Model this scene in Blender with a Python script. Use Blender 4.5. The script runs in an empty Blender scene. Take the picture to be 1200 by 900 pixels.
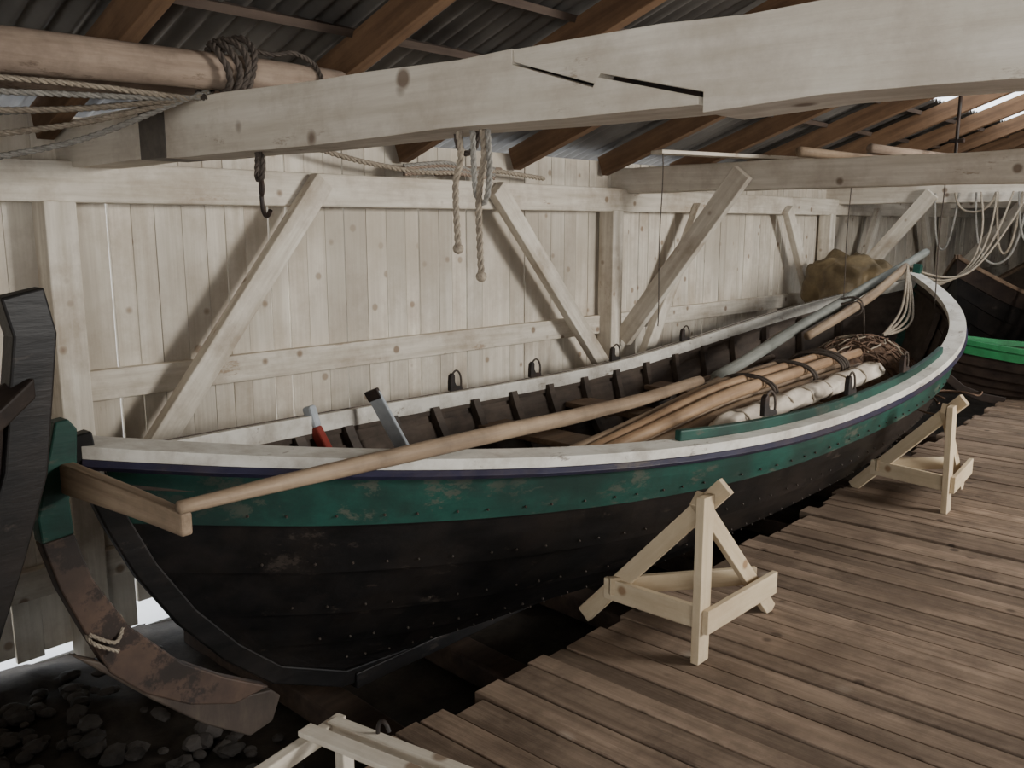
import bpy, math, random
import numpy as np
from mathutils import Vector, Matrix, noise
random.seed(7)
sc=bpy.context.scene
# ---------------------------------------------------------------- helpers
def link(o):
    sc.collection.objects.link(o); return o
def mesh_obj(name,verts,faces,mat=None,mats=None,fm=None,smooth=False,parent=None):
    me=bpy.data.meshes.new(name); me.from_pydata([tuple(v) for v in verts],[],faces)
    o=link(bpy.data.objects.new(name,me))
    for m in (mats or ([mat] if mat else [])): me.materials.append(m)
    if fm: me.polygons.foreach_set("material_index",fm)
    if smooth: me.polygons.foreach_set("use_smooth",[True]*len(me.polygons))
    me.update()
    if parent: o.parent=parent
    return o
def empty(name,loc=(0,0,0)):
    o=link(bpy.data.objects.new(name,None)); o.location=loc; o.empty_display_size=.1
    bpy.context.view_layer.update()
    return o
def parent(o,p):
    o.parent=p; o.matrix_parent_inverse=Matrix.Translation(p.location).inverted(); return o
def bevel(o,w=.004,seg=2):
    m=o.modifiers.new("bev","BEVEL"); m.width=w; m.segments=seg; m.limit_method='ANGLE'; return o
def beam(name,p1,p2,w,h,mat,up=(0,0,1),par=None,bev=.005,taper=1.0,wob=0.0,seg=1):
    """board from p1 to p2, w across, h along 'up'"""
    p1=Vector(p1);p2=Vector(p2);d=p2-p1;L=d.length;x=d.normalized();u=Vector(up)
    y=u.cross(x)
    if y.length<1e-4: y=Vector((1,0,0)).cross(x)
    y.normalize();z=x.cross(y)
    vs=[];fs=[]
    for i in range(seg+1):
        t=i/seg;k=1+(taper-1)*t
        oy=wob*math.sin(t*9+L*3)*.6+wob*.5*math.sin(t*23+1) if wob else 0
        oz=wob*math.cos(t*7+L)*.6 if wob else 0
        for a,b in((-1,-1),(1,-1),(1,1),(-1,1)):
            vs.append((t*L,a*w/2*k+oy,b*h/2*k+oz))
    for i in range(seg):
        for j in range(4):
            a=i*4+j;b=i*4+(j+1)%4; fs.append((a,b,b+4,a+4)[::-1])
    fs.append((0,1,2,3)); n=seg*4; fs.append((n+3,n+2,n+1,n))
    o=mesh_obj(name,vs,[tuple(reversed(q)) for q in fs],mat)
    M=Matrix((x,y,z)).transposed().to_4x4(); M.translation=p1
    if bev: bevel(o,bev)
    if par: 
        o.parent=par; o.matrix_parent_inverse=Matrix.Translation(par.location).inverted()
    o.matrix_basis=M
    return o
def pole(name,pts,r,mat,par=None,n=14,wob=.003,sub=6,squash=1.0):
    """round tapering pole through pts with radii list r"""
    pts=[Vector(p) for p in pts]
    if not isinstance(r,(list,tuple)): r=[r]*len(pts)
    P=[];Rr=[]
    N_=len(pts)
    def cr(i,t):
        a=pts[max(i-1,0)];b=pts[i];c=pts[i+1];d=pts[min(i+2,N_-1)]
        return .5*((2*b)+(c-a)*t+(2*a-5*b+4*c-d)*t*t+(3*b-a-3*c+d)*t**3)
    for i in range(N_-1):
        for k in range(sub):
            t=k/sub; P.append(cr(i,t)); Rr.append(r[i]+(r[i+1]-r[i])*t)
    P.append(pts[-1]);Rr.append(r[-1])
    x=(pts[-1]-pts[0]).normalized()
    y=Vector((0,0,1)).cross(x)
    if y.length<1e-3:y=Vector((1,0,0)).cross(x)
    y.normalize();z=x.cross(y);o0=pts[0]
    vs=[];fs=[]
    for i,(q,rr) in enumerate(zip(P,Rr)):
        l=q-o0;c=Vector((l.dot(x),l.dot(y),l.dot(z)))
        c+=Vector((0,noise.noise(q*1.3)*wob,noise.noise(q*1.3+Vector((5,5,5)))*wob))
        for j in range(n):
            a=2*math.pi*j/n; k=rr*(1+.08*noise.noise(Vector((math.cos(a),math.sin(a),i*.4))+q))
            vs.append((c.x,c.y+k*math.cos(a),c.z+k*math.sin(a)*squash))
    m=len(P)
    for i in range(m-1):
        for j in range(n):
            a=i*n+j;b=i*n+(j+1)%n; fs.append((a,b,b+n,a+n))
    fs.append(tuple(range(n))[::-1]); fs.append(tuple((m-1)*n+j for j in range(n)))
    o=mesh_obj(name,vs,fs,mat,smooth=True)
    M=Matrix((x,y,z)).transposed().to_4x4(); M.translation=o0
    if par:
        o.parent=par; o.matrix_parent_inverse=Matrix.Translation(par.location).inverted()
    o.matrix_basis=M
    return o
def rope(name,pts,r,mat,par=None,cyc=False):
    cu=bpy.data.curves.new(name,'CURVE');cu.dimensions='3D';cu.bevel_depth=r;cu.bevel_resolution=2;cu.resolution_u=6
    s=cu.splines.new('NURBS');s.points.add(len(pts)-1)
    for i,p in enumerate(pts): s.points[i].co=(p[0],p[1],p[2],1)
    s.order_u=3;s.use_endpoint_u=not cyc;s.use_cyclic_u=cyc
    cu.materials.append(mat)
    o=link(bpy.data.objects.new(name,cu))
    if par: o.parent=par; o.matrix_parent_inverse=Matrix.Translation(par.location).inverted()
    return o
def laid_rope(name,pts,r,mat,par=None,pitch=None):
    """three-strand laid rope as one mesh following a smooth path"""
    pts=[Vector(p) for p in pts];N_=len(pts);P=[]
    for i in range(N_-1):
        a=pts[max(i-1,0)];b=pts[i];c=pts[i+1];d=pts[min(i+2,N_-1)]
        n=max(2,int((c-b).length/(r*1.1)))
        for k in range(n):
            t=k/n;P.append(.5*((2*b)+(c-a)*t+(2*a-5*b+4*c-d)*t*t+(3*b-a-3*c+d)*t**3))
    P.append(pts[-1]);pitch=pitch or r*7
    vs=[];fs=[];m=5;s=0
    ref=Vector((0.3,.2,1)).normalized()
    rows=[]
    for i,q in enumerate(P):
        t=(P[min(i+1,len(P)-1)]-P[max(i-1,0)]).normalized()
        u=(ref-t*ref.dot(t)).normalized();ref=u;v=t.cross(u)
        if i: s+=(q-P[i-1]).length
        rows.append((q,u,v,s))
    for st in range(3):
        base=len(vs)
        for q,u,v,s in rows:
            a=2*math.pi*(s/pitch+st/3);c=q+(u*math.cos(a)+v*math.sin(a))*r*.5
            for j in range(m):
                b=2*math.pi*j/m; vs.append(c+(u*math.cos(b)+v*math.sin(b))*r*.56)
        for i in range(len(rows)-1):
            for j in range(m):
                A=base+i*m+j;B=base+i*m+(j+1)%m;fs.append((A,B,B+m,A+m))
    o=mesh_obj(name,vs,fs,mat,smooth=True)
    if par: parent(o,par)
    return o
def boxes(name,lst,mat,par=None,bev=0):
    vs=[];fs=[]
    for b in lst:
        x0,x1,y0,y1,z0,z1=b;k=len(vs)
        vs+=[(x0,y0,z0),(x1,y0,z0),(x1,y1,z0),(x0,y1,z0),(x0,y0,z1),(x1,y0,z1),(x1,y1,z1),(x0,y1,z1)]
        fs+=[(k,k+3,k+2,k+1),(k+4,k+5,k+6,k+7),(k,k+1,k+5,k+4),(k+1,k+2,k+6,k+5),(k+2,k+3,k+7,k+6),(k+3,k,k+4,k+7)]
    o=mesh_obj(name,vs,fs,mat)
    if bev: bevel(o,bev)
    if par: parent(o,par)
    return o
import bmesh
def recalc(o):
    bm=bmesh.new();bm.from_mesh(o.data);bmesh.ops.recalc_face_normals(bm,faces=bm.faces);bm.to_mesh(o.data);bm.free()
def prism(name,poly,y0,y1,axis,mat,par=None,bev=.006,mats=None):
    n=len(poly);vs=[]
    for yy in(y0,y1):
        for a,b in poly: vs.append((a,yy,b) if axis=='y' else (yy,a,b))
    fs=[tuple(range(n)),tuple(range(2*n-1,n-1,-1))]+[(i,i+n,(i+1)%n+n,(i+1)%n) for i in range(n)]
    o=mesh_obj(name,vs,fs,mat,mats=mats)
    recalc(o)
    if bev: bevel(o,bev)
    if par: parent(o,par)
    return o
# ---------------------------------------------------------------- materials
def C(h): return (h[0],h[1],h[2],1)
def mat_wood(name,c1,c2,dirt,sc3=(1.5,18,18),dirt_amt=.5,dirt_scale=2.2,rough=.85,island=.15,bump=.25,knots=0,knotcol=(.1,.06,.04),knot_r=.07,spots=0,spotcol=(.6,.55,.45),dark=None,dark_scale=.7,chip=None,chip_t=.62,chip_scale=9,chip_st=(.35,1,1)):
    m=bpy.data.materials.new(name);m.use_nodes=True;N=m.node_tree.nodes;L=m.node_tree.links
    b=N["Principled BSDF"];b.inputs["Roughness"].default_value=rough;b.inputs["Specular IOR Level"].default_value=.25
    tc=N.new("ShaderNodeTexCoord");mp=N.new("ShaderNodeMapping");mp.inputs["Scale"].default_value=sc3
    geo=N.new("ShaderNodeNewGeometry")
    add=N.new("ShaderNodeVectorMath");add.operation='ADD'
    mul=N.new("ShaderNodeVectorMath");mul.operation='SCALE';mul.inputs[3].default_value=37
    cmb=N.new("ShaderNodeCombineXYZ")
    for i in range(3): L.new(geo.outputs["Random Per Island"],cmb.inputs[i])
    L.new(cmb.outputs[0],mul.inputs[0]);L.new(tc.outputs["Object"],add.inputs[0]);L.new(mul.outputs[0],add.inputs[1])
    L.new(add.outputs[0],mp.inputs[0])
    n1=N.new("ShaderNodeTexNoise");n1.inputs["Scale"].default_value=1.;n1.inputs["Detail"].default_value=6;n1.inputs["Roughness"].default_value=.65
    L.new(mp.outputs[0],n1.inputs["Vector"])
    r1=N.new("ShaderNodeValToRGB");r1.color_ramp.elements[0].position=.34;r1.color_ramp.elements[1].position=.66
    r1.color_ramp.elements[0].color=C(c2);r1.color_ramp.elements[1].color=C(c1);L.new(n1.outputs[0],r1.inputs[0])
    n2=N.new("ShaderNodeTexNoise");n2.inputs["Scale"].default_value=dirt_scale;n2.inputs["Detail"].default_value=8;n2.inputs["Roughness"].default_value=.7
    L.new(add.outputs[0],n2.inputs["Vector"])
    r2=N.new("ShaderNodeValToRGB");r2.color_ramp.elements[0].position=.45;r2.color_ramp.elements[1].position=.68
    r2.color_ramp.elements[0].color=(0,0,0,1);r2.color_ramp.elements[1].color=(dirt_amt,)*3+(1,)
    L.new(n2.outputs[0],r2.inputs[0])
    mx=N.new("ShaderNodeMixRGB");L.new(r2.outputs[0],mx.inputs[0]);L.new(r1.outputs[0],mx.inputs[1]);mx.inputs[2].default_value=C(dirt)
    last=mx.outputs[0]
    def overlay(facsock,col):
        nonlocal last
        k=N.new("ShaderNodeMixRGB");L.new(facsock,k.inputs[0]);L.new(last,k.inputs[1]);k.inputs[2].default_value=C(col);last=k.outputs[0]
    def vor(scale,thr,soft,amt,col):
        v=N.new("ShaderNodeTexVoronoi");v.inputs["Scale"].default_value=scale;L.new(add.outputs[0],v.inputs["Vector"])
        rr=N.new("ShaderNodeValToRGB");rr.color_ramp.elements[0].position=thr;rr.color_ramp.elements[1].position=thr+soft
        rr.color_ramp.elements[0].color=(amt,)*3+(1,);rr.color_ramp.elements[1].color=(0,0,0,1)
        L.new(v.outputs["Distance"],rr.inputs[0]);overlay(rr.outputs[0],col)
    if knots: vor(knots,knot_r,.06,.8,knotcol)
    if spots: vor(spots,.05,.07,.55,spotcol)
    if chip:
        n4=N.new("ShaderNodeTexNoise");n4.inputs["Scale"].default_value=chip_scale;n4.inputs["Detail"].default_value=9;n4.inputs["Roughness"].default_value=.75
        mp4=N.new("ShaderNodeMapping");mp4.inputs["Scale"].default_value=chip_st;L.new(tc.outputs["Object"],mp4.inputs[0]);L.new(mp4.outputs[0],n4.inputs["Vector"])
        r4=N.new("ShaderNodeValToRGB");r4.color_ramp.elements[0].position=chip_t;r4.color_ramp.elements[1].position=chip_t+.05
        r4.color_ramp.elements[0].color=(0,0,0,1);r4.color_ramp.elements[1].color=(.8,.8,.8,1);L.new(n4.outputs[0],r4.inputs[0]);overlay(r4.outputs[0],chip)
    if dark:
        n3=N.new("ShaderNodeTexNoise");n3.inputs["Scale"].default_value=dark_scale;n3.inputs["Detail"].default_value=5
        L.new(tc.outputs["Object"],n3.inputs["Vector"])
        r3=N.new("ShaderNodeValToRGB");r3.color_ramp.elements[0].position=.45;r3.color_ramp.elements[1].position=.65
        r3.color_ramp.elements[0].color=(0,0,0,1);r3.color_ramp.elements[1].color=(.7,.7,.7,1);L.new(n3.outputs[0],r3.inputs[0]);overlay(r3.outputs[0],dark)
    hs=N.new("ShaderNodeHueSaturation")
    mr=N.new("ShaderNodeMapRange");mr.inputs["To Min"].default_value=1-island;mr.inputs["To Max"].default_value=1+island
    L.new(geo.outputs["Random Per Island"],mr.inputs[0]);L.new(mr.outputs[0],hs.inputs["Value"]);L.new(last,hs.inputs["Color"])
    L.new(hs.outputs[0],b.inputs["Base Color"])
    bp=N.new("ShaderNodeBump");bp.inputs["Strength"].default_value=bump;bp.inputs["Distance"].default_value=.01
    L.new(n1.outputs[0],bp.inputs["Height"]);L.new(bp.outputs[0],b.inputs["Normal"])
    return m
m_wall=mat_wood("whitewashed_boards",(.74,.69,.60),(.56,.505,.42),(.33,.26,.19),(26,26,1.0),.6,2.2,knots=5.5,knotcol=(.24,.16,.10),knot_r=.09,island=.12,dark=(.42,.37,.30),dark_scale=.9,chip=(.34,.26,.19),chip_t=.66,chip_scale=5,chip_st=(2.2,1,.5))
m_ww=mat_wood("whitewashed_timber",(.73,.68,.59),(.52,.465,.38),(.29,.22,.155),(1.3,20,20),.6,2.6,knots=5,knotcol=(.20,.13,.08),knot_r=.09,island=.05,chip=(.33,.24,.165),chip_t=.62,chip_scale=6)
m_ww2=mat_wood("whitewashed_beam",(.72,.67,.585),(.54,.485,.40),(.32,.255,.19),(20,1.2,20),.6,2.4,knots=4,knotcol=(.13,.08,.05),knot_r=.08,island=.03,bump=.5,chip=(.30,.235,.17),chip_t=.61,chip_scale=7,chip_st=(1,.3,1))
m_rafter=mat_wood("rafter_wood",(.25,.15,.085),(.135,.078,.045),(.06,.038,.025),(1.2,16,16),.5,2.0,island=.25)
m_batten=mat_wood("batten_wood",(.09,.065,.05),(.05,.036,.028),(.03,.02,.016),(1.2,16,16),.5,2.0)
m_log=mat_wood("old_log",(.34,.265,.205),(.19,.14,.105),(.09,.065,.05),(1.2,16,16),.65,3,chip=(.10,.07,.05),chip_t=.60,chip_scale=6)
m_floor=mat_wood("floor_planks",(.33,.245,.18),(.175,.125,.09),(.075,.052,.038),(26,1.3,26),.8,2.6,island=.22,knots=5,knotcol=(.05,.035,.025),knot_r=.08,spots=2.2,spotcol=(.55,.48,.39),bump=.5,dark=(.12,.085,.06),dark_scale=1.3)
m_pale=mat_wood("pale_new_pine",(.66,.55,.39),(.54,.43,.285),(.38,.28,.175),(1.5,20,20),.45,3,knots=5,knotcol=(.28,.16,.08),bump=.1)
m_pole=mat_wood("pole_wood",(.36,.27,.185),(.21,.15,.10),(.11,.078,.055),(1.2,26,26),.6,3,rough=.6,island=.1)
m_pole2=mat_wood("oar_wood",(.42,.285,.175),(.26,.165,.098),(.13,.082,.05),(1.2,26,26),.5,3,rough=.5)
m_grey=mat_wood("weathered_grey_spar",(.27,.275,.25),(.15,.16,.145),(.08,.085,.075),(1.2,22,22),.5,3)
m_hull=mat_wood("tarred_black_planks",(.012,.011,.011),(.005,.005,.005),(.03,.023,.019),(1.5,14,14),.5,3,rough=.42,island=.1,chip=(.045,.036,.03),chip_t=.60,chip_scale=9)
m_hullb=mat_wood("tarred_brown_planks",(.03,.021,.016),(.013,.009,.008),(.06,.04,.03),(1.5,14,14),.6,2,rough=.55,island=.2)
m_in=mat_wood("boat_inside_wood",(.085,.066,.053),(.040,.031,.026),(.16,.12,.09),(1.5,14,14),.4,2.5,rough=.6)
m_thw=mat_wood("thwart_wood",(.26,.18,.12),(.14,.09,.06),(.06,.042,.032),(14,1.5,14),.5,2.5,rough=.6)
m_green=mat_wood("green_boat_paint",(.019,.082,.062),(.011,.050,.039),(.014,.033,.027),(1.5,12,12),.85,4,rough=.5,dark=(.014,.026,.022),dark_scale=1.8,chip=(.085,.088,.068),chip_t=.555,chip_scale=9)
m_green2=mat_wood("bright_green_paint",(.03,.22,.08),(.02,.15,.055),(.03,.09,.04),(1.5,12,12),.5,4,rough=.45)
m_white=mat_wood("white_boat_paint",(.75,.735,.68),(.62,.60,.54),(.28,.235,.19),(1.5,12,12),.65,5,rough=.55,bump=.12,chip=(.20,.165,.13),chip_t=.59,chip_scale=9)
m_blue=mat_wood("dark_blue_paint",(.035,.033,.065),(.02,.019,.04),(.07,.055,.055),(1.5,12,12),.6,5,rough=.45,chip=(.09,.075,.07),chip_t=.58,chip_scale=8)
m_rud=mat_wood("rudder_brown_wood",(.115,.072,.052),(.055,.038,.03),(.025,.02,.016),(3,8,3),.6,3,rough=.6,chip=(.02,.017,.016),chip_t=.5,chip_scale=4,chip_st=(1,1,1))
m_rudd=mat_wood("rudder_dark_wood",(.085,.065,.05),(.04,.03,.025),(.018,.015,.013),(8,8,2),.5,3,rough=.6)
m_rope=mat_wood("hemp_rope",(.36,.31,.24),(.20,.165,.125),(.12,.10,.08),(60,60,60),.3,3)
m_ropeD=mat_wood("tarred_rope",(.10,.08,.065),(.05,.04,.033),(.03,.03,.03),(60,60,60),.3,3)
m_ropeG=mat_wood("grey_rope",(.33,.315,.28),(.18,.17,.15),(.11,.10,.09),(60,60,60),.3,3)
m_iron=mat_wood("rusty_iron",(.035,.03,.028),(.02,.018,.017),(.08,.04,.025),(10,10,10),.5,8,rough=.55)
m_rivet=mat_wood("rivet_iron",(.06,.05,.042),(.03,.025,.02),(.05,.03,.02),(10,10,10),.5,8,rough=.5)
m_strap=mat_wood("grey_tin_strap",(.15,.13,.11),(.09,.08,.07),(.05,.04,.035),(10,10,10),.5,8,rough=.6)
m_canvas=mat_wood("sail_canvas",(.66,.60,.51),(.46,.40,.33),(.27,.22,.17),(6,6,6),.5,5)
m_tarp=mat_wood("brown_oilskin",(.24,.18,.10),(.12,.088,.05),(.055,.042,.028),(5,5,5),.6,4,rough=.55,bump=.5)
m_earth=mat_wood("dark_earth",(.04,.032,.026),(.016,.014,.012),(.07,.06,.05),(6,6,6),.5,5,bump=.8)
m_rock=mat_wood("grey_rock",(.095,.085,.078),(.035,.032,.03),(.02,.02,.02),(5,5,5),.5,4,bump=.8)
m_net=mat_wood("brown_net",(.17,.105,.07),(.07,.045,.032),(.035,.024,.018),(40,40,40),.3,6,bump=1)
m_bark=mat_wood("rough_sleeper_wood",(.09,.06,.044),(.045,.032,.024),(.025,.018,.014),(14,1.5,14),.5,3)
m_red=mat_wood("red_paint",(.32,.05,.04),(.2,.03,.02),(.1,.05,.04),(3,3,3),.4,5)
m_lblue=mat_wood("blue_white_paint",(.55,.59,.62),(.42,.46,.50),(.12,.14,.2),(3,3,3),.4,5)
m_snow=mat_wood("snow",(.85,.87,.9),(.8,.82,.86),(.6,.6,.62),(2,2,2),.2,2)
m_orange=mat_wood("orange_buoy",(.7,.18,.05),(.5,.12,.03),(.2,.1,.05),(2,2,2),.2,2,rough=.4)
def mat_roof():
    m=bpy.data.materials.new("corrugated_iron");m.use_nodes=True;N=m.node_tree.nodes;L=m.node_tree.links
    b=N["Principled BSDF"];b.inputs["Roughness"].default_value=.6;b.inputs["Metallic"].default_value=.1
    tc=N.new("ShaderNodeTexCoord");n=N.new("ShaderNodeTexNoise");n.inputs["Scale"].default_value=1.6;n.inputs["Detail"].default_value=8
    L.new(tc.outputs["Object"],n.inputs["Vector"])
    r=N.new("ShaderNodeValToRGB");r.color_ramp.elements[0].position=.35;r.color_ramp.elements[1].position=.7
    r.color_ramp.elements[0].color=(.07,.063,.057,1);r.color_ramp.elements[1].color=(.18,.17,.155,1)
    L.new(n.outputs[0],r.inputs[0]);L.new(r.outputs[0],b.inputs["Base Color"]);return m
m_roof=mat_roof()
# ---------------------------------------------------------------- building
D=4.3
lst=[];x=-2.5
while x<21:
    w=random.uniform(.105,.175);g=random.choice([.002,.003,.004,.007,.012])
    zb=-.38+random.uniform(-.04,.05)
    if 1.95<x<2.75: zb=-.24+random.uniform(-.03,.03)
    lst.append((x,x+w-g,D+random.uniform(0,.006),D+.028,zb,2.12));x+=w
wall=boxes("wall_back",lst,m_wall)
beam("wall_plate",(-2.5,4.22,1.83),(21,4.22,1.80),.15,.18,m_ww,bev=.012)
beam("wall_rail",(1.75,4.27,.885),(5.83,4.27,.84),.055,.145,m_ww,bev=.005)
beam("wall_rail",(5.97,4.27,.84),(10.03,4.27,.80),.055,.14,m_ww,bev=.005)
beam("wall_rail",(10.2,4.27,.80),(20.9,4.27,.80),.055,.13,m_ww,bev=.005)
beam("wall_rail",(-2.2,4.27,.0),(5.8,4.27,.0),.055,.14,m_ww,bev=.005)
for px in(-2.3,1.67,5.9,10.1,14.4,18.7):
    beam("wall_post",(px,4.2,-.4),(px,4.2,1.74),.14,.14,m_ww,up=(0,1,0),bev=.008)
def wbrace(x0,z0,x1,z1,w=.125):
    beam("diagonal_brace",(x0,4.105,z0),(x1,4.105,z1),w,.07,m_ww,up=(0,1,0),bev=.006)
wbrace(1.99,.55,3.05,1.87);wbrace(4.45,1.87,5.72,.50)
wbrace(6.25,.5,7.1,1.78);wbrace(8.85,1.78,9.70,.55)
wbrace(10.6,.5,11.4,1.78);wbrace(13.1,1.78,13.9,.5)
# tie beams
tb=empty("tie_beam",(1.75,2,2))
yA,yB=1.55,1.02
L1=[(4.45,1.895),(4.45,2.09),(2.5,2.08),(yA,2.072),(yA,2.035),(1.30,1.957),(1.286,1.978),(yB,1.912),(yB,1.895),(2.4,1.885)]
L2=[(-4.0,1.90),(-4.0,2.09),(-1.5,2.08),(.7,2.068),(yA-.003,2.070),(yA-.003,2.040),(1.295,1.964),(1.281,1.986),(yB-.009,1.921),(yB-.009,1.878),(.75,1.892),(.2,1.89)]
def dens(P):
    out=[]
    for i,a in enumerate(P):
        b=P[(i+1)%len(P)];n=max(1,int(math.dist(a,b)/.18))
        for k in range(n):
            t=k/n;q=(a[0]+(b[0]-a[0])*t,a[1]+(b[1]-a[1])*t)
            if k and not (1.0<q[0]<1.56 and 1.90<q[1]<2.05): q=(q[0],q[1]+.012*noise.noise(Vector((q[0]*2.3,q[1]*5,1))))
            out.append(q)
    return out
prism("beam_half_wall_side",dens(L1),1.74,1.93,'x',m_ww2,par=tb,bev=.002)
prism("beam_half_open_side",dens(L2),1.743,1.93,'x',m_ww2,par=tb,bev=.002)
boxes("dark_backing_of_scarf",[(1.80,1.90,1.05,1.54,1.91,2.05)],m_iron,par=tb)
beam("tin_strap",(1.835,3.30,1.993),(1.835,3.50,1.993),.200,.208,m_strap,par=tb,bev=.004)
def tie2(x,zb,h=.19):
    P=dens([(4.45,zb),(4.45,zb+h),(0,zb+h+.005),(-4,zb+h),(-4,zb),(0,zb-.01)])
    return prism("tie_beam",P,x-.09,x+.09,'x',m_ww2,bev=.012)
tie2(6.12,1.88);tie2(10.35,1.85);tie2(14.5,1.85)
for X in(5.98,10.2,14.35):
    beam("knee_brace",(X,3.12,2.0 if X<7 else 1.95),(X,4.12,.72),.07,.15,m_ww,bev=.006)
# rafters + battens + roof
TH=math.radians(20);tn=math.tan(TH)
def rz(y): return 2.16+(4.3-y)*tn
Yr=-1.5
for i in range(21):
    X=-1.47+1.05*i
    beam("rafter",(X,4.28,rz(4.28)-.09),(X,Yr,rz(Yr)-.09),.075,.15,m_rafter,bev=.004)
    beam("rafter",(X,-1.5,rz(-1.5)-.09),(X,-7.4,rz(-1.5)-.09-5.9*tn),.075,.15,m_rafter,bev=0)
for y in(3.4,2.95,1.6,.5,-.6):
    beam("roof_batten",(-2.5,y,rz(y)+.012),(21,y,rz(y)+.012),.10,.035,m_batten,up=(0,-math.sin(TH),math.cos(TH)),bev=0)
def corr(name,ys,zf,hole=None):
    wl=.11;k=8;nx=int(23.5/wl*k)
    vs=[];fs=[]
    for y in ys:
        for i in range(nx+1):
            x=-2.5+i*wl/k; vs.append((x,y,zf(y)+.05+.02*math.sin(2*math.pi*x/wl)))
    for r in range(len(ys)-1):
        for i in range(nx):
            xm=-2.5+i*wl/k
            if hole and hole[0]<xm<hole[1] and ys[r]<=hole[3]+1e-6 and ys[r+1]>=hole[2]-1e-6: continue
            a=r*(nx+1)+i; fs.append((a,a+1,a+nx+2,a+nx+1))
    return mesh_obj(name,vs,fs,m_roof,smooth=True)
corr("ceiling_roof_sheets",[4.75,2.8,1.45,-1.6],rz,(7.9,11.6,1.45,2.8))
corr("ceiling_roof_sheets_open_side",[-1.4,-7.5],lambda y:rz(-1.5)-( -1.5-y)*tn)
boxes("wall_far",[(21,21.1,-7.5,4.4,-.4,4.6)],m_wall)
boxes("wall_left",[(-2.7,-2.6,.2,4.4,-.4,4.6),(-2.7,-2.6,-7.5,-3.2,-.4,4.6),(-2.7,-2.6,-3.2,.2,2.5,4.6)],m_wall)
boxes("wall_front",[(-2.7,3.6,-7.6,-7.5,-.1,2.15),(8.6,21.1,-7.6,-7.5,-.1,2.15)],m_wall)
# floor planks
lst=[];x=-2.4
while x<21:
    w=random.uniform(.10,.15);z=random.uniform(-.007,.004)
    lst.append((x,x+w-random.uniform(.004,.013),-7.4,2.05+random.uniform(-.045,.03),-.045+z,z));x+=w
fl=boxes("floor",lst,m_floor,bev=.003)
boxes("floor_joist",[(-2.4,21,1.86,1.96,-.22,-.05)],m_bark)
n=70;vs=[];fs=[]
for j in range(40):
    for i in range(n*3):
        x=-2.6+i*24/(n*3-1);y=1.3+j*3.1/39
        vs.append((x,y,-.45+.05*noise.noise(Vector((x*2,y*2,0)))+.03*noise.noise(Vector((x*7,y*7,3)))))
for j in range(39):
    for i in range(n*3-1):
        a=j*n*3+i; fs.append((a,a+1,a+n*3+1,a+n*3))
mesh_obj("ground",vs,fs,m_earth,smooth=True)
boxes("ground_snow_outside",[(-8,30,4.38,25,-.6,-.44)],m_snow)
for X in(2.05,2.75,3.6,4.5,5.5,6.6,7.8,8.7):
    beam("slipway_sleeper",(X,1.97,-.36),(X+.08,4.05,-.38),.16,.12,m_bark,bev=.015,seg=8,wob=.008)
bm=bmesh.new()
for i in range(230):
    X=random.uniform(.6,1.9);Y=random.uniform(2.9,4.1);r=random.uniform(.015,.055)
    if i>150: X=random.uniform(.8,2.0);Y=random.uniform(2.2,3.0);r*=.7
    res=bmesh.ops.create_icosphere(bm,subdivisions=2,radius=r)
    for v in res['verts']:
        q=v.co.copy(); v.co=q*(1+1.1*noise.noise(q*14+Vector((i,0,0)))); v.co.z*=.55
        v.co+=Vector((X,Y,-.425))
me=bpy.data.meshes.new("rubble_stones");bm.to_mesh(me);bm.free();me.materials.append(m_rock);link(bpy.data.objects.new("rubble_stones",me))
# ---------------------------------------------------------------- boats
SEC=[(0,0),(.27,.10),(.52,.23),(.73,.41),(.88,.63),(.965,.845),(1,1)]
class Hull:
    def __init__(s,A,B,W,pa,pb,zm,zA,zB,tm,zk,SP,BP):
        s.A=np.array(A,float);s.B=np.array(B,float);s.L=np.linalg.norm(s.B-s.A);s.d=(s.B-s.A)/s.L;s.n=np.array([-s.d[1],s.d[0]])
        s.W,s.pa,s.pb,s.zm,s.zA,s.zB,s.tm,s.zk,s.SP,s.BP=W,pa,pb,zm,zA,zB,tm,zk,SP,BP
    def raw(s,S,u):
        i=min(int(S*6),5);f=S*6-i
        lp=lambda P,c:P[i][c]+(P[i+1][c]-P[i][c])*f
        dA,zA=lp(s.SP,0),lp(s.SP,1);dB,zB=lp(s.BP,0),lp(s.BP,1)
        my,mz=lp(SEC,0)*s.W,s.zk+(s.zm-s.zk)*lp(SEC,1)
        q=2+2*(1-S)
        if u<s.tm: v=(s.tm-u)/s.tm;p=s.pa;ze=zA
        else: v=(u-s.tm)/(1-s.tm);p=s.pb;ze=zB
        p=p*(.8+.2*S) if S<1 else p
        hw=my*(1-v**p);z=mz+(ze-mz)*v**q
        d=dA+(s.L-dB-dA)*u
        return d,hw,z
    def P(s,S,u,side,off=0):
        d,h,z=s.raw(S,u)
        e=.02;a=s.raw(max(S-e,0),u);b=s.raw(min(S+e,1),u)
        ty,tz=b[1]-a[1],b[2]-a[2];l=math.hypot(ty,tz)+1e-9
        k=min(1,u*14,(1-u)*14)
        h2=h+off*tz/l*k;z2=z-off*ty/l*k
        h2=max(h2,0)
        xy=s.A+s.d*d+s.n*side*h2
        return (xy[0],xy[1],z2)
def U(n,a=0,b=1): return [a+(b-a)*(.5-.5*math.cos(math.pi*i/(n-1))) for i in range(n)]
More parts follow.
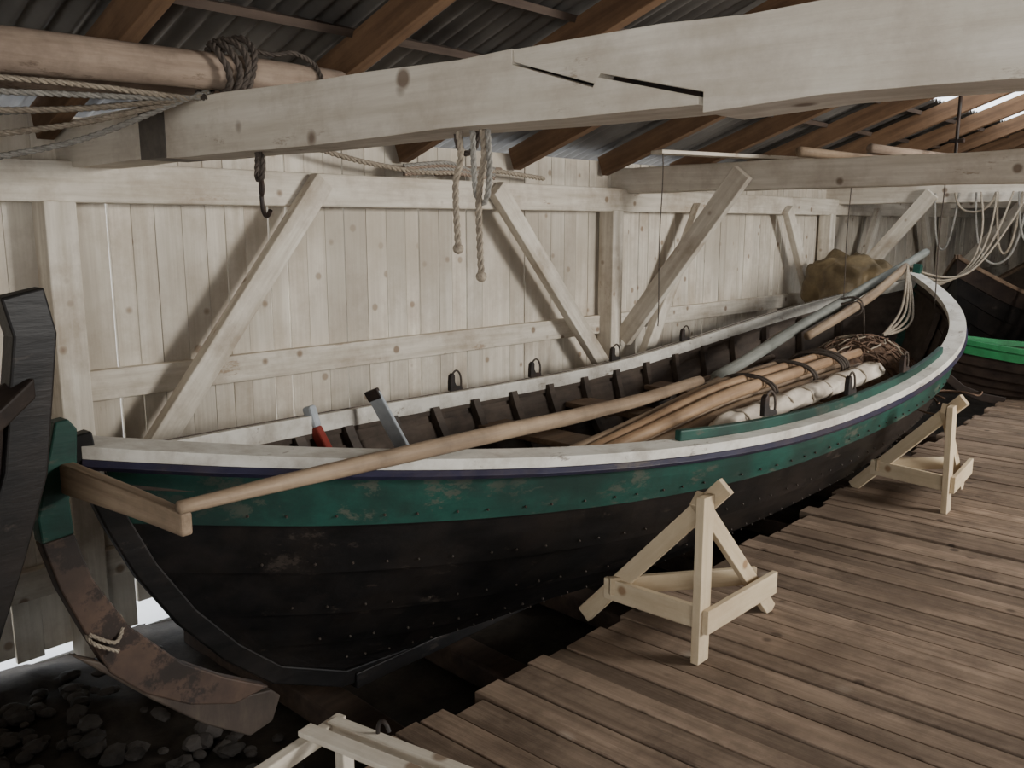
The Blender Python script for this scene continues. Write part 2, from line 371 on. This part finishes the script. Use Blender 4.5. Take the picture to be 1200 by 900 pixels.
def build_hull(H,par,top,mid,low,inner,ns=64,rivets=False):
    us=U(ns)
    for side,nm in((-1,"near"),(1,"far")):
        for k in range(6):
            m=top if k==5 else (mid if k>=3 else low)
            S0=k/6;S1=(k+1)/6;vs=[];fs=[];fm=[]
            if k: S0-=.018
            rows=[(S0,.028 if k else .012),((S0+S1)/2,.017),(S1,.006)]
            inn=[(S1,-.012),((S0+S1)/2,-.006),(S0,.006)]
            R=rows+inn
            for u in us:
                for S,o in R: vs.append(H.P(S,u,side,o))
            for i in range(ns-1):
                for j in range(6):
                    a=i*6+j;b=i*6+(j+1)%6;fs.append((a,b,b+6,a+6)); fm.append(0 if (j<2 or j==5) else 1)
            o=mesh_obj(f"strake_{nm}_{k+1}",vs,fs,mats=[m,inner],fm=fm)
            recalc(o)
            parent(o,par)
    if rivets:
        bm=bmesh.new()
        for side in(-1,1):
            for k in range(1,6):
                for i in range(1,52):
                    u=.03+.94*i/52+random.uniform(-.003,.003)
                    p=H.P(k/6+.012,u,side,.027)
                    bmesh.ops.create_icosphere(bm,subdivisions=1,radius=.006,matrix=Matrix.Translation(p))
        me=bpy.data.meshes.new("rivets");bm.to_mesh(me);bm.free();me.materials.append(m_rivet)
        parent(link(bpy.data.objects.new("rivets",me)),par)
def sweep(name,path,prof,sgn,mat,par,smooth=False):
    vs=[];fs=[];n=len(prof)
    for i,p in enumerate(path):
        a=path[max(i-1,0)];b=path[min(i+1,len(path)-1)]
        t=Vector((b[0]-a[0],b[1]-a[1],0)).normalized();r=Vector((t.y,-t.x,0))*sgn
        for l,z in prof: vs.append(Vector(p)+r*l+Vector((0,0,z)))
    for i in range(len(path)-1):
        for j in range(n):
            a=i*n+j;b=i*n+(j+1)%n;fs.append((a,b,b+n,a+n))
    fs.append(tuple(range(n)));fs.append(tuple((len(path)-1)*n+j for j in range(n)))
    o=mesh_obj(name,vs,fs,mat,smooth=smooth)
    recalc(o)
    bevel(o,.006)
    parent(o,par);return o
SP=[(.95,-.20),(.64,-.06),(.46,.10),(.30,.29),(.17,.50),(.08,.70),(0,.925)]
BP=[(1.35,-.16),(.90,.02),(.62,.22),(.40,.44),(.22,.67),(.09,.91),(0,1.157)]
H1=Hull((1.15,2.832),(8.56,2.70),1.02,2.374,3.577,.635,.925,1.157,.487,-.22,SP,BP)
boat=empty("wooden_rowing_boat",(4.8,2.8,0))
build_hull(H1,boat,m_green,m_hull,m_hull,m_in,rivets=True)
for side,nm in((-1,"near"),(1,"far")):
    g=[H1.P(1,u,side,0) for u in U(110)]
    sgn=1 if side==-1 else -1
    if side==-1: cap=[(.03,-.005),(.03,.036),(-.085,.046),(-.085,.0)]
    else: cap=[(.03,-.05),(.03,-.005),(-.05,.0),(-.05,-.085)]
    sweep(f"gunwale_cap_{nm}",g,cap,sgn,m_white,boat)
    sweep(f"rub_rail_{nm}",g,[(.01,-.042),(.032,-.04),(.045,-.024),(.032,-.006),(.01,-.006)],sgn,m_blue,boat)
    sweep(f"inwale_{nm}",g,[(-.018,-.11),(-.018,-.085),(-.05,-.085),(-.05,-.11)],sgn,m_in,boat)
gw=[H1.P(1,u,-1,0) for u in np.linspace(.285,.71,50)]
sweep("washboard_near",gw,[(-.035,.042),(-.035,.09),(-.07,.09),(-.07,.042)],1,m_green,boat)
def cl(H,d,z,dy=0): 
    q=H.A+H.d*d; return (q[0],q[1]+dy,z)
def stempiece(H,name,prof,w,t,mat,par,front=True):
    n=len(prof);out=[]
    for i,(d,z) in enumerate(prof):
        a=prof[max(i-1,0)];b=prof[min(i+1,n-1)]
        tx,tz=b[0]-a[0],b[1]-a[1];l=math.hypot(tx,tz);nx,nz=(tz/l,-tx/l)
        if front: nx,nz=-nx,-nz
        out.append((nx,nz))
    vs=[];fs=[]
    for (d,z),(nx,nz) in zip(prof,out):
        for s_,o in((-1,-.03),(-1,w),(1,w),(1,-.03)):
            q=H.A+H.d*(d+nx*o)+H.n*s_*t/2*(1 if o<0 else .7);vs.append((q[0],q[1],z+nz*o))
    for i in range(n-1):
        for j in range(4):
            a=i*4+j;b=i*4+(j+1)%4;fs.append((a,b,b+4,a+4))
    fs.append((0,1,2,3));k=4*(n-1);fs.append((k,k+1,k+2,k+3))
    o=mesh_obj(name,vs,fs,mat);recalc(o);bevel(o,.006)
    parent(o,par)
Ln=H1.L
stempiece(H1,"stern_post",[(1.3,-.225)]+SP+[(-.01,1.0)],.045,.06,m_hull,boat,True)
stempiece(H1,"bow_stem",[(Ln-d,z) for d,z in [(1.7,-.2)]+BP+[(-.03,1.27)]],.06,.07,m_green,boat,False)
beam("keel",cl(H1,1.0,-.235),cl(H1,Ln-1.4,-.22),.07,.07,m_hull,par=boat)
def frame(H,u,par,w=.05,mat=m_in,k=0):
    vs=[];fs=[]
    for side in(-1,1):
        rows=[S for S in np.linspace(0.0 if side==1 else .02,.92,16)]
        base=len(vs)
        for S in rows:
            for du,o in((-w/2/H.L,-.012),(w/2/H.L,-.012),(w/2/H.L,-.058),(-w/2/H.L,-.058)):
                p=Vector(H.P(S,u,side,o));p+=Vector((H.d[0],H.d[1],0))*du*H.L;vs.append(p)
        for i in range(15):
            for j in range(4):
                a=base+i*4+j;b=base+i*4+(j+1)%4;fs.append((a,b,b+4,a+4))
        e=base+15*4;fs.append((e,e+1,e+2,e+3))
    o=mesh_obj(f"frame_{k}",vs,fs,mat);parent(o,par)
k=0
for u in np.linspace(.10,.92,17):
    k+=1;frame(H1,u,boat,k=k)
def thwart(H,d,z,w,mat,nm,par):
    best=9
    for dd_ in(d-w/2,d+w/2):
        b_=0
        for S in np.linspace(0,1,60):
            u=dd_/H.L
            for _ in range(4):
                d0=H.raw(S,u)[0];u+=(dd_-d0)/H.L
            u=min(max(u,0),1)
            dd,h,zz=H.raw(S,u)
            if zz<=z: b_=h
        best=min(best,b_)
    best-=.02
    c=H.A+H.d*d
    p1=c-H.n*best;p2=c+H.n*best
    beam(nm,(p1[0],p1[1],z),(p2[0],p2[1],z),w,.035,mat,par=par)
i=0
for d,w in((1.25,.3),(1.9,.22),(2.75,.24),(3.65,.24),(4.55,.24),(5.45,.24),(6.2,.3)):
    i+=1;thwart(H1,d,.43,w,m_thw,f"thwart_{i}",boat)
for j,yy in enumerate((-.36,-.22,-.08,.08,.22,.36)):
    beam(f"bottom_board_{j+1}",cl(H1,2.0,.0,yy*.8),cl(H1,5.7,.0,yy),.12,.02,m_in,par=boat)
def keip(u,side,nm):
    p=Vector(H1.P(1,u,side,-.05));q=Vector(H1.P(1,u+.01,side,-.05));t=(q-p).normalized()
    b=p+Vector((0,0,.042 if side==-1 else 0))
    if side==-1 and .285<u<.71:b.z+=.046
    vs=[]
    prof=[(-.055,0),(.055,0),(.05,.022),(.0,.026),(-.016,.05),(-.016,.09),(-.03,.105),(-.05,.09),(-.055,.05)]
    nrm=Vector((-t.y,t.x,0))
    n=len(prof)
    for s_ in(-.014,.014):
        for a,z in prof: vs.append(b+t*a+nrm*s_+Vector((0,0,z)))
    fs=[tuple(range(n)),tuple(range(2*n-1,n-1,-1))]+[(i,i+n,(i+1)%n+n,(i+1)%n) for i in range(n)]
    parent(bevel(mesh_obj(nm,vs,fs,m_iron),.004),boat)
    rope(nm+"_grommet",[b+t*a+Vector((0,0,z)) for a,z in((-.03,.09),(.0,.125),(.045,.10),(.06,.04),(.05,.0))],.006,m_ropeD,boat)
for j,u in enumerate((.335,.44,.56,.68)): keip(u,1,f"rowlock_far_{j+1}")
for j,u in enumerate((.372,.49,.60)): keip(u,-1,f"rowlock_near_{j+1}")
# rudder with tiller yoke
rud=empty("boat_rudder",(1.1,2.83,.5))
prism("rudder_head",[(1.06,1.05),(1.10,1.055),(1.125,1.02),(1.115,.91),(1.083,.80),(1.088,.69),(.99,.68),(.985,.76),(1.02,.90)],2.80,2.86,'y',m_green,par=rud)
prism("rudder_stock",[(1.088,.69),(1.13,.53),(1.235,.33),(1.41,.13),(1.57,.01),(1.75,-.10),(1.60,-.11),(1.43,-.04),(1.27,.07),(1.16,.19),(1.09,.36),(1.03,.52),(.99,.68)],2.80,2.86,'y',m_rud,par=rud)
prism("rudder_blade",[(1.05,.29),(1.13,.24),(1.27,.09),(1.43,-.02),(1.60,-.09),(1.76,-.12),(1.80,-.16),(1.76,-.25),(1.66,-.27),(1.48,-.14),(1.30,.03)],2.805,2.85,'y',m_rudd,par=rud)
beam("tiller_yoke",(1.075,3.03,.875),(1.12,2.14,.865),.055,.105,m_pole,par=rud,taper=.62,bev=.008,seg=6,wob=.003)
laid_rope("rudder_lashing",[(1.10,2.79,.35),(1.18,2.78,.30),(1.22,2.83,.36),(1.14,2.88,.38),(1.10,2.79,.33),(1.18,2.77,.27)],.007,m_rope,rud)
til=pole("tiller_pole",[(1.10,2.155,.915),(1.55,2.185,.895),(2.07,2.22,.877),(3.1,2.315,.825),(4.3,2.44,.785)],[.018,.026,.031,.034,.027],m_pole,wob=.014,sub=8)
# ---------------------------------------------------------------- contents of boat
bd=empty("oar_bundle",(4.3,2.2,.6))
for j,(dy,dz,l0,l1,r) in enumerate(((0,0,0,0,.042),(.09,-.01,.1,-.2,.040),(-.085,-.015,.25,.1,.042),(.04,.072,.3,.05,.038),(.18,-.02,.25,-.1,.038),(-.045,.066,.3,.2,.036),(.125,.055,.0,-.5,.033))):
    pole(f"oar_shaft_{j+1}",[(2.70+l0,2.36+dy*.5,.535+dz*.8),(4.3,2.27+dy,.69+dz),(5.5+l1,2.17+dy*1.2,.765+dz)],[r*.8,r,r*.72],m_pole2 if j%2 else m_pole,par=bd,wob=.008)
for X,Y,Zc in((4.5,2.28,.735),(4.95,2.25,.76),(5.3,2.23,.78),(5.36,2.23,.785)):
    pts=[(X+.02*i/6,Y+.18*math.cos(2*math.pi*i/9),Zc+.085*math.sin(2*math.pi*i/9)) for i in range(20)]
    rope("lashing",pts,.009,m_ropeD,bd)
def lump_roll(name,p1,p2,r,mat,seed,n=60,m=20):
    p1=Vector(p1);p2=Vector(p2);x=(p2-p1).normalized();y=Vector((0,0,1)).cross(x).normalized();z=x.cross(y)
    vs=[];fs=[]
    for i in range(n):
        t=i/(n-1);c=p1.lerp(p2,t);e=min(1,(min(t,1-t)*14)**.5+.15)
        for j in range(m):
            a=2*math.pi*j/m
            rr=r*e*(1+.22*noise.noise(Vector((t*9,math.cos(a)*1.3+seed,math.sin(a)*1.3)))+.10*math.sin(5*a+t*30))
            vs.append(c+y*rr*math.cos(a)*1.25+z*rr*math.sin(a))
    for i in range(n-1):
        for j in range(m):
            a=i*m+j;b=i*m+(j+1)%m;fs.append((a,b,b+m,a+m))
    fs.append(tuple(range(m)));fs.append(tuple((n-1)*m+j for j in range(m)))
    return mesh_obj(name,vs,fs,mat,smooth=True)
sr=lump_roll("rolled_sail",(3.75,2.06,.67),(5.65,1.96,.755),.050,m_canvas,1,n=90,m=24)
for k in range(8):
    X=3.95+.22*k;tt=(X-3.75)/1.9
    pts=[(X+.01*i,2.06-.10*tt+.070*math.cos(2*math.pi*i/8),.67+.085*tt+.059*math.sin(2*math.pi*i/8)) for i in range(10)]
    parent(rope("sail_tie",pts,.006,m_rope),sr)
pole("grey_mast",[(5.45,2.98,.60),(7.2,2.92,.95),(9.3,2.86,1.36)],[.040,.045,.038],m_grey,sub=10,wob=.01)
pole("wooden_spar",[(6.5,2.80,.80),(7.6,2.76,1.03),(8.5,2.78,1.25)],[.032,.04,.035],m_pole,sub=10)
pole("boat_pole",[(4.75,2.85,.50),(6.9,3.2,.75)],[.03,.025],m_pole)
pole("boat_pole",[(4.4,3.15,.49),(6.6,3.12,.60)],[.03,.022],m_log)
pole("boat_pole",[(3.4,3.3,.48),(5.2,3.2,.48)],[.028,.022],m_log)
it=empty("painted_gaff",(2.4,3.3,.5))
beam("shaft",(2.50,3.30,.46),(2.45,3.42,.70),.05,.05,m_red,par=it,bev=.01)
beam("tip",(2.45,3.42,.70),(2.44,3.45,.80),.052,.052,m_lblue,par=it,bev=.012)
it=empty("oar_blade",(2.9,3.3,.5))
beam("blade",(2.92,3.28,.46),(2.80,3.42,.82),.09,.02,m_lblue,up=(1,.2,.2),par=it,bev=.008)
beam("tip_band",(2.812,3.407,.78),(2.795,3.425,.83),.092,.022,m_iron,up=(1,.2,.2),par=it,bev=.006)
nh=empty("fishing_net_heap",(6.3,2.3,.6))
vs=[];fs=[];n=36
for i in range(n):
    for j in range(n):
        a=(i/(n-1)*2-1);b=(j/(n-1)*2-1);h=max(0,1-(a*a+b*b))
        vs.append((6.45+a*.62,2.38+b*.42,.45+.36*h**.6+.05*noise.noise(Vector((a*5,b*5,0)))+.02*noise.noise(Vector((a*14,b*14,2)))))
for i in range(n-1):
    for j in range(n-1):
        a=i*n+j;fs.append((a,a+1,a+n+1,a+n))
parent(mesh_obj("net_mound",vs,fs,m_net,smooth=True),nh)
for s_ in range(50):
    pts=[];a=random.uniform(0,6.28);q=Vector((6.45+random.uniform(-.45,.45),2.38+random.uniform(-.28,.28),0))
    for i in range(9):
        a+=random.uniform(-1,1);q=q+Vector((math.cos(a),math.sin(a),0))*.07
        e=max(0,1-((q.x-6.45)/.62)**2-((q.y-2.38)/.42)**2)
        pts.append((q.x,q.y,.46+.37*e**.6+random.uniform(0,.03)))
    rope(f"net_strand_{s_}",pts,.006,m_net if s_%4 else m_rope,nh)
for s_ in range(4):
    o_=.03*s_
    rope("bow_rope",[(8.45,2.75,1.26),(8.0,2.6-o_,1.02-o_),(7.4,2.45-o_,.88-o_),(6.8,2.35,.82)],.010,m_rope)
laid_rope("mast_lashing",[(7.3,2.97,.93),(7.3,2.86,.99),(7.33,2.74,1.0),(7.34,2.73,.92),(7.33,2.86,.88),(7.32,2.97,.93),(7.35,2.90,1.02),(7.37,2.74,1.01),(7.38,2.7,.7)],.010,m_ropeD)
# ---------------------------------------------------------------- trestles
def trestle(P,L,Rr,hz=.70,lean=0):
    P=Vector((*P,0));Lf=Vector((*L,0));Rf=Vector((*Rr,0))
    t=empty("boat_trestle",P)
    top=P+Vector((lean,0,hz))
    beam("post",P,top,.078,.034,m_pale,up=(0,1,0),par=t,bev=.003)
    e=(Lf-P).normalized();r=(Rf-P).normalized()
    beam("leg_left",Lf+Vector((.035,0,.0)),top+Vector((.06,0,0))-e*.05+Vector((0,0,.035)),.03,.07,m_pale,par=t,bev=.003)
    beam("leg_right",Rf+Vector((0,.04,0)),top+r*.01+Vector((0,.045,-.02)),.03,.065,m_pale,par=t,bev=.003)
    zr=.19
    beam("rail_right",P+r*-.02+Vector((0,-.03,zr-.02)),P+(Rf-P)*.86+Vector((0,-.02,zr-.02)),.025,.095,m_pale,par=t,bev=.003)
    beam("rail_left",P+Vector((.03,0,zr-.03)),P+(Lf-P)*.80+Vector((.02,0,zr-.03)),.025,.09,m_pale,par=t,bev=.003)
    beam("rail_back",P+(Lf-P)*.74+Vector((0,0,zr-.01)),P+(Rf-P)*.84+Vector((0,.06,zr-.01)),.025,.075,m_pale,par=t,bev=.003)
trestle((2.85,1.58),(2.86,2.16),(3.46,1.55),.655)
trestle((5.37,1.43),(5.50,2.03),(5.96,1.47),.635,-.05)
# ---------------------------------------------------------------- crate frame bottom
cr=empty("wooden_crate_frame",(1.3,1.8,0))
c0=Vector((1.44,1.96,0));e1=Vector((-.985,-.17,0));e2=Vector((.17,-.985,0))
W1,W2=.75,.62
def cp(a,b,z): 
    q=c0+e1*a+e2*b;return (q.x,q.y,z)
for z in(.235,.05):
    beam("rail_a",cp(0,.02,z),cp(W1,.02,z),.035,.045,m_ww,par=cr,bev=.004)
    beam("rail_b",cp(.04,.018,z+.006),cp(.04,W2,z+.006),.04,.045,m_ww,par=cr,bev=.004)
    beam("rail_c",cp(0,W2-.02,z-.003),cp(W1,W2-.02,z-.003),.035,.045,m_ww,par=cr,bev=.004)
    beam("rail_d",cp(W1-.04,.018,z+.006),cp(W1-.04,W2,z+.006),.04,.045,m_ww,par=cr,bev=.004)
for a in(.022,W1-.022):
    for b in(.045,W2-.045): beam("corner_post",cp(a,b,0),cp(a,b,.225),.04,.04,m_ww,up=(1,0,0),par=cr,bev=.004)
beam("slat",cp(.13,0,.268),cp(.13,W2,.268),.05,.018,m_ww,par=cr,bev=.003)
beam("inner_rail",cp(.05,.30,.215),cp(W1-.05,.30,.215),.035,.04,m_ww,par=cr,bev=.003)
rope("iron_hook",[cp(.03,.18,.26),cp(.03,.18,.30),cp(.03,.21,.31),cp(.03,.22,.28)],.006,m_iron,cr)
# ---------------------------------------------------------------- neighbouring boats
SP2=[(.75,-.15),(.50,.1),(.33,.35),(.20,.6),(.10,.85),(.03,1.05),(0,1.25)]
H2=Hull((.80,2.32),(-4.2,2.32),.75,2.0,2.2,.55,1.25,1.2,.5,-.25,SP2,SP2)
b2=empty("tarred_rowing_boat",(-1,2.3,0))
build_hull(H2,b2,m_hullb,m_hull,m_hull,m_in,ns=40)
stempiece(H2,"stem",[(1.0,-.2)]+SP2+[(-.02,1.38),(.0,1.48)],.075,.07,m_hull,b2,True)
for side in(-1,1):
    g=[H2.P(1,u,side,0) for u in U(50)]
    sweep("gunwale",g,[(.02,-.02),(.02,.03),(-.05,.03),(-.05,-.02)],-1 if side==-1 else 1,m_hullb,b2)
for u in(.15,.22,.3,.4,.5,.6,.7): frame(H2,u,b2)
SP3=[(.6,.03),(.42,.1),(.3,.2),(.2,.3),(.12,.42),(.05,.52),(0,.62)]
H3=Hull((8.9,2.75),(10.9,-1.2),.62,1.8,1.8,.42,.62,.62,.5,.02,SP3,SP3)
b3=empty("green_rowing_boat",(9.9,.8,0))
build_hull(H3,b3,m_green2,m_hullb,m_hullb,m_in,ns=40)
for side in(-1,1):
    g=[H3.P(1,u,side,0) for u in U(50)]
    sweep("gunwale",g,[(.02,-.02),(.02,.03),(-.06,.03),(-.06,-.02)],1 if side==-1 else -1,m_green2,b3)
for u in(.12,.25,.38,.5,.62,.75,.88): frame(H3,u,b3)
stempiece(H3,"stem",[(.8,.0)]+SP3+[(-.02,.72)],.05,.06,m_hullb,b3,True)
# further boat and gear in the background
H4=Hull((11.2,3.1),(16.2,3.1),.7,2,2,.6,1.0,1.0,.5,-.2,SP2,SP2)
b4=empty("background_rowing_boat",(13.5,3.1,0))
build_hull(H4,b4,m_hullb,m_hull,m_hull,m_in,ns=36)
for side in(-1,1):
    g=[H4.P(1,u,side,0) for u in U(40)]
    sweep("gunwale",g,[(.02,-.02),(.02,.03),(-.05,.03),(-.05,-.02)],1 if side==-1 else -1,m_thw,b4)
for k in range(4):
    pole("stored_spar",[(11.3+.1*k,2.2-.18*k,.0),(12.6+.3*k,2.5-.1*k,1.9+.05*k)],[.03,.022],m_log if k%2 else m_pole)
bm=bmesh.new();bmesh.ops.create_uvsphere(bm,u_segments=20,v_segments=14,radius=.13,matrix=Matrix.Translation((12.2,2.45,1.15)))
bmesh.ops.create_cone(bm,segments=12,radius1=.03,radius2=.02,depth=.1,cap_ends=True,matrix=Matrix.Translation((12.2,2.45,1.31)))
me=bpy.data.meshes.new("net_buoy");bm.to_mesh(me);bm.free();me.materials.append(m_orange)
bo=link(bpy.data.objects.new("net_buoy",me))
parent(rope("buoy_line",[(12.2,2.45,1.35),(12.2,2.45,2.3)],.006,m_ropeD),bo)
# ---------------------------------------------------------------- tarp over stand
vs=[];fs=[];n=64;m=36
for i in range(m):
    t=i/(m-1)
    z=1.30-.12*(t/.3)**2 if t<.3 else 1.18-.74*(t-.3)/.7
    for j in range(n):
        a=2*math.pi*j/n
        rr=.35*(min(1,t/.3))**.6*(1+.10*t)*(1+.13*math.sin(6*a+3*t+2*math.sin(3*a))*min(1,t*1.6)+.25*noise.noise(Vector((math.cos(a)*1.5,math.sin(a)*1.5,t*4)))+.14*noise.noise(Vector((math.cos(a)*4,math.sin(a)*4,t*9))))
        vs.append((9.3+rr*math.cos(a)*.75,3.60+rr*math.sin(a)*1.15,z+.12*noise.noise(Vector((math.cos(a)*rr*6,math.sin(a)*rr*6,4)))))
for i in range(m-1):
    for j in range(n):
        a=i*n+j;b=i*n+(j+1)%n;fs.append((a,b,b+n,a+n))
fs.append(tuple(range(n)))
mesh_obj("draped_oilskin_sack",vs,fs,m_tarp,smooth=True)
boxes("support_bench",[(9.02,9.58,3.35,3.9,-.42,.40)],m_bark)
# ---------------------------------------------------------------- spars on tie beams
pole("long_spar",[(-2.2,3.05,2.175),(0.8,3.05,2.16),(2.28,2.93,2.17)],[.080,.070,.058],m_log,sub=12,wob=.02)
pole("long_spar",[(-2.2,3.45,2.17),(1.0,3.35,2.14),(1.98,3.3,2.145)],[.055,.05,.04],m_log,sub=12,wob=.02)
pole("light_spar",[(6.0,2.72,2.12),(7.6,2.55,2.12)],[.035,.03],m_pole)
pole("light_spar",[(5.9,2.2,2.11),(8.6,1.9,2.11)],[.03,.025],m_log)
beam("loose_board",(5.2,3.35,2.105),(6.6,2.9,2.105),.12,.025,m_ww)
cl_=empty("rope_coil_on_spar",(1.8,2.98,2.17))
for s_ in range(4):
    X=1.76+.035*s_
    pts=[(X+.02*math.sin(i*1.3+s_),2.98+.095*math.cos(2*math.pi*i/10),2.17+(.09+.012*s_)*math.sin(2*math.pi*i/10)) for i in range(11)]
    laid_rope("coil_turn",pts,.013,m_ropeD,cl_)
laid_rope("coil_tail",[(1.9,2.96,2.26),(1.98,2.93,2.25),(2.05,2.90,2.26),(2.14,2.9,2.23),(2.15,2.86,2.16)],.010,m_ropeD,cl_)
for s_,(z0,sg) in enumerate(((2.10,.03),(2.08,.07),(2.05,.12),(2.07,.18),(2.04,.26),(1.99,.30))):
    laid_rope("hanging_rope",[(-1.5,3.1+.05*s_,z0+.02),(-.3,3.1+.05*s_,z0-sg*.5),(.7,3.1+.04*s_,z0-sg*.6),(1.3,3.08+.03*s_,z0-sg*.3),(1.70,3.04,2.08),(1.76,3.0,2.10)],.011,m_ropeG if s_%2 else m_rope)
sh=empty("rope_strop_with_hook",(1.80,2.75,1.9))
laid_rope("strop",[(1.80,2.78,1.90),(1.79,2.74,1.86),(1.79,2.75,1.80),(1.80,2.79,1.80),(1.81,2.80,1.86),(1.80,2.78,1.90)],.011,m_ropeD,sh)
rope("chain_link",[(1.80,2.77,1.81),(1.79,2.74,1.77),(1.80,2.77,1.73),(1.81,2.79,1.77),(1.80,2.77,1.81)],.007,m_iron,sh)
rope("hook",[(1.80,2.77,1.74),(1.80,2.77,1.69),(1.80,2.74,1.66),(1.80,2.72,1.69)],.008,m_iron,sh)
def hang(name,x,y,z0,z1,r=.012,mat=m_rope,sway=.02):
    return rope(name,[(x,y,z0),(x+.01,y-sway*.3,z0-.1),(x,y+sway*.5,(z0+z1)/2),(x+.01,y,z1+.05),(x,y,z1)],r,mat)
def hangrope(x,y,z0,z1,r,mat):
    e=empty("hanging_rope_end",(x,y,z0))
    laid_rope("rope",[(x,y,z0),(x+.01,y-.004,z0-.1),(x,y+.008,(z0+z1)/2),(x,y,z1)],r,mat,e)
    bm=bmesh.new();bmesh.ops.create_icosphere(bm,subdivisions=2,radius=r*1.6,matrix=Matrix.Translation((x,y,z1+.01)))
    me=bpy.data.meshes.new("end_knot");bm.to_mesh(me);bm.free();me.materials.append(mat);parent(link(bpy.data.objects.new("end_knot",me)),e)
hangrope(1.82,1.825,1.93,1.565,.010,m_rope)
hangrope(1.82,1.735,1.93,1.49,.010,m_rope)
laid_rope("hanging_rope_bight",[(1.83,1.775,1.92),(1.83,1.77,1.78),(1.83,1.76,1.72),(1.83,1.74,1.70),(1.83,1.72,1.72),(1.83,1.71,1.80),(1.83,1.72,1.92)],.009,m_ropeG)
laid_rope("hanging_rope_bight",[(1.86,1.87,1.92),(1.86,1.86,1.86),(1.86,1.83,1.84),(1.86,1.79,1.86),(1.86,1.78,1.92)],.009,m_ropeD)
laid_rope("plate_rope",[(3.0,4.12,2.05),(3.3,4.1,1.99),(3.7,4.1,1.95),(4.0,4.1,1.95),(4.4,4.12,1.98),(5.0,4.15,1.95)],.016,m_rope)
for s_ in range(4):
    laid_rope("plate_rope",[(3.65,4.11,1.93+.015*s_),(4.0,4.10,1.955+.018*s_),(4.25,4.11,1.94+.010*s_),(4.45,4.12,1.935+.02*s_)],.014,m_ropeG if s_%2 else m_log)
pole("driftwood",[(4.0,4.2,1.965),(4.6,4.2,1.99)],[.035,.02],m_log)
for s_ in range(11):
    y0=3.1-.2*s_;y1=y0-.2-random.uniform(0,.35);dp=random.uniform(.2,.8)
    rope("hanging_rope_loop",[(10.22,y0,1.95),(10.2,y0-.03,1.95-dp*.7),(10.2,(y0+y1)/2,1.95-dp),(10.2,y1+.03,1.95-dp*.7),(10.22,y1,1.95)],.012,m_rope if s_%2 else m_ropeG)
for s_ in range(4):
    rope("hanging_rope_loop",[(8.6,2.8,1.25),(9.2,2.6+.1*s_,1.05-.05*s_),(9.8,2.4,1.3),(10.2,2.2+.15*s_,1.95)],.010,m_rope)
hang("thin_hanging_line",5.2,3.3,2.1,.95,.004,m_ropeD)
hang("thin_hanging_line",7.4,2.9,2.1,1.0,.004,m_ropeD)
hang("thin_hanging_line",7.8,2.3,2.1,.95,.005,m_ropeD)
hk=empty("hanging_iron_rod",(6.5,1.9,2.0))
parent(pole("rod",[(6.8,1.95,2.5),(6.8,1.95,1.95)],[.012,.012],m_iron),hk)
parent(pole("rod_handle",[(6.8,1.90,2.2),(6.8,2.0,2.2)],[.014,.014],m_iron),hk)
# ---------------------------------------------------------------- light
w=bpy.data.worlds.new("World");sc.world=w;w.use_nodes=True
bg=w.node_tree.nodes["Background"];bg.inputs[0].default_value=(.90,.95,1,1);bg.inputs[1].default_value=3.6
def area(name,loc,tgt,sx,sy,e,col):
    l=bpy.data.lights.new(name,'AREA');l.shape='RECTANGLE';l.size=sx;l.size_y=sy;l.energy=e;l.color=col
    o=link(bpy.data.objects.new(name,l));o.location=loc
    o.rotation_euler=(Vector(tgt)-Vector(loc)).to_track_quat('-Z','Y').to_euler();return o
area("doorway_daylight",(6.4,-3.6,2.4),(3.8,4.3,.9),1.9,1.3,600,(1,.96,.90))
area("left_fill_light",(-2.4,-1.8,1.7),(3.0,2.5,1.6),2.2,1.6,85,(1,.96,.90))  # added fill lamp from camera left, brightens the near face of the tie beam
# ---------------------------------------------------------------- camera
p=math.atan(190/1050.);a=math.radians(41.68)
Hh=Vector((math.cos(a),math.sin(a),0));R=Vector((math.sin(a),-math.cos(a),0));Zz=Vector((0,0,1))
F=math.cos(p)*Hh-math.sin(p)*Zz;Uu=math.sin(p)*Hh+math.cos(p)*Zz
cam=bpy.data.cameras.new("Camera");co=link(bpy.data.objects.new("Camera",cam))
M=Matrix((R,Uu,-F)).transposed().to_4x4();M.translation=Vector((0,0,1.65));co.matrix_world=M
cam.sensor_width=36;cam.lens=31.5;cam.clip_start=.05
sc.camera=co
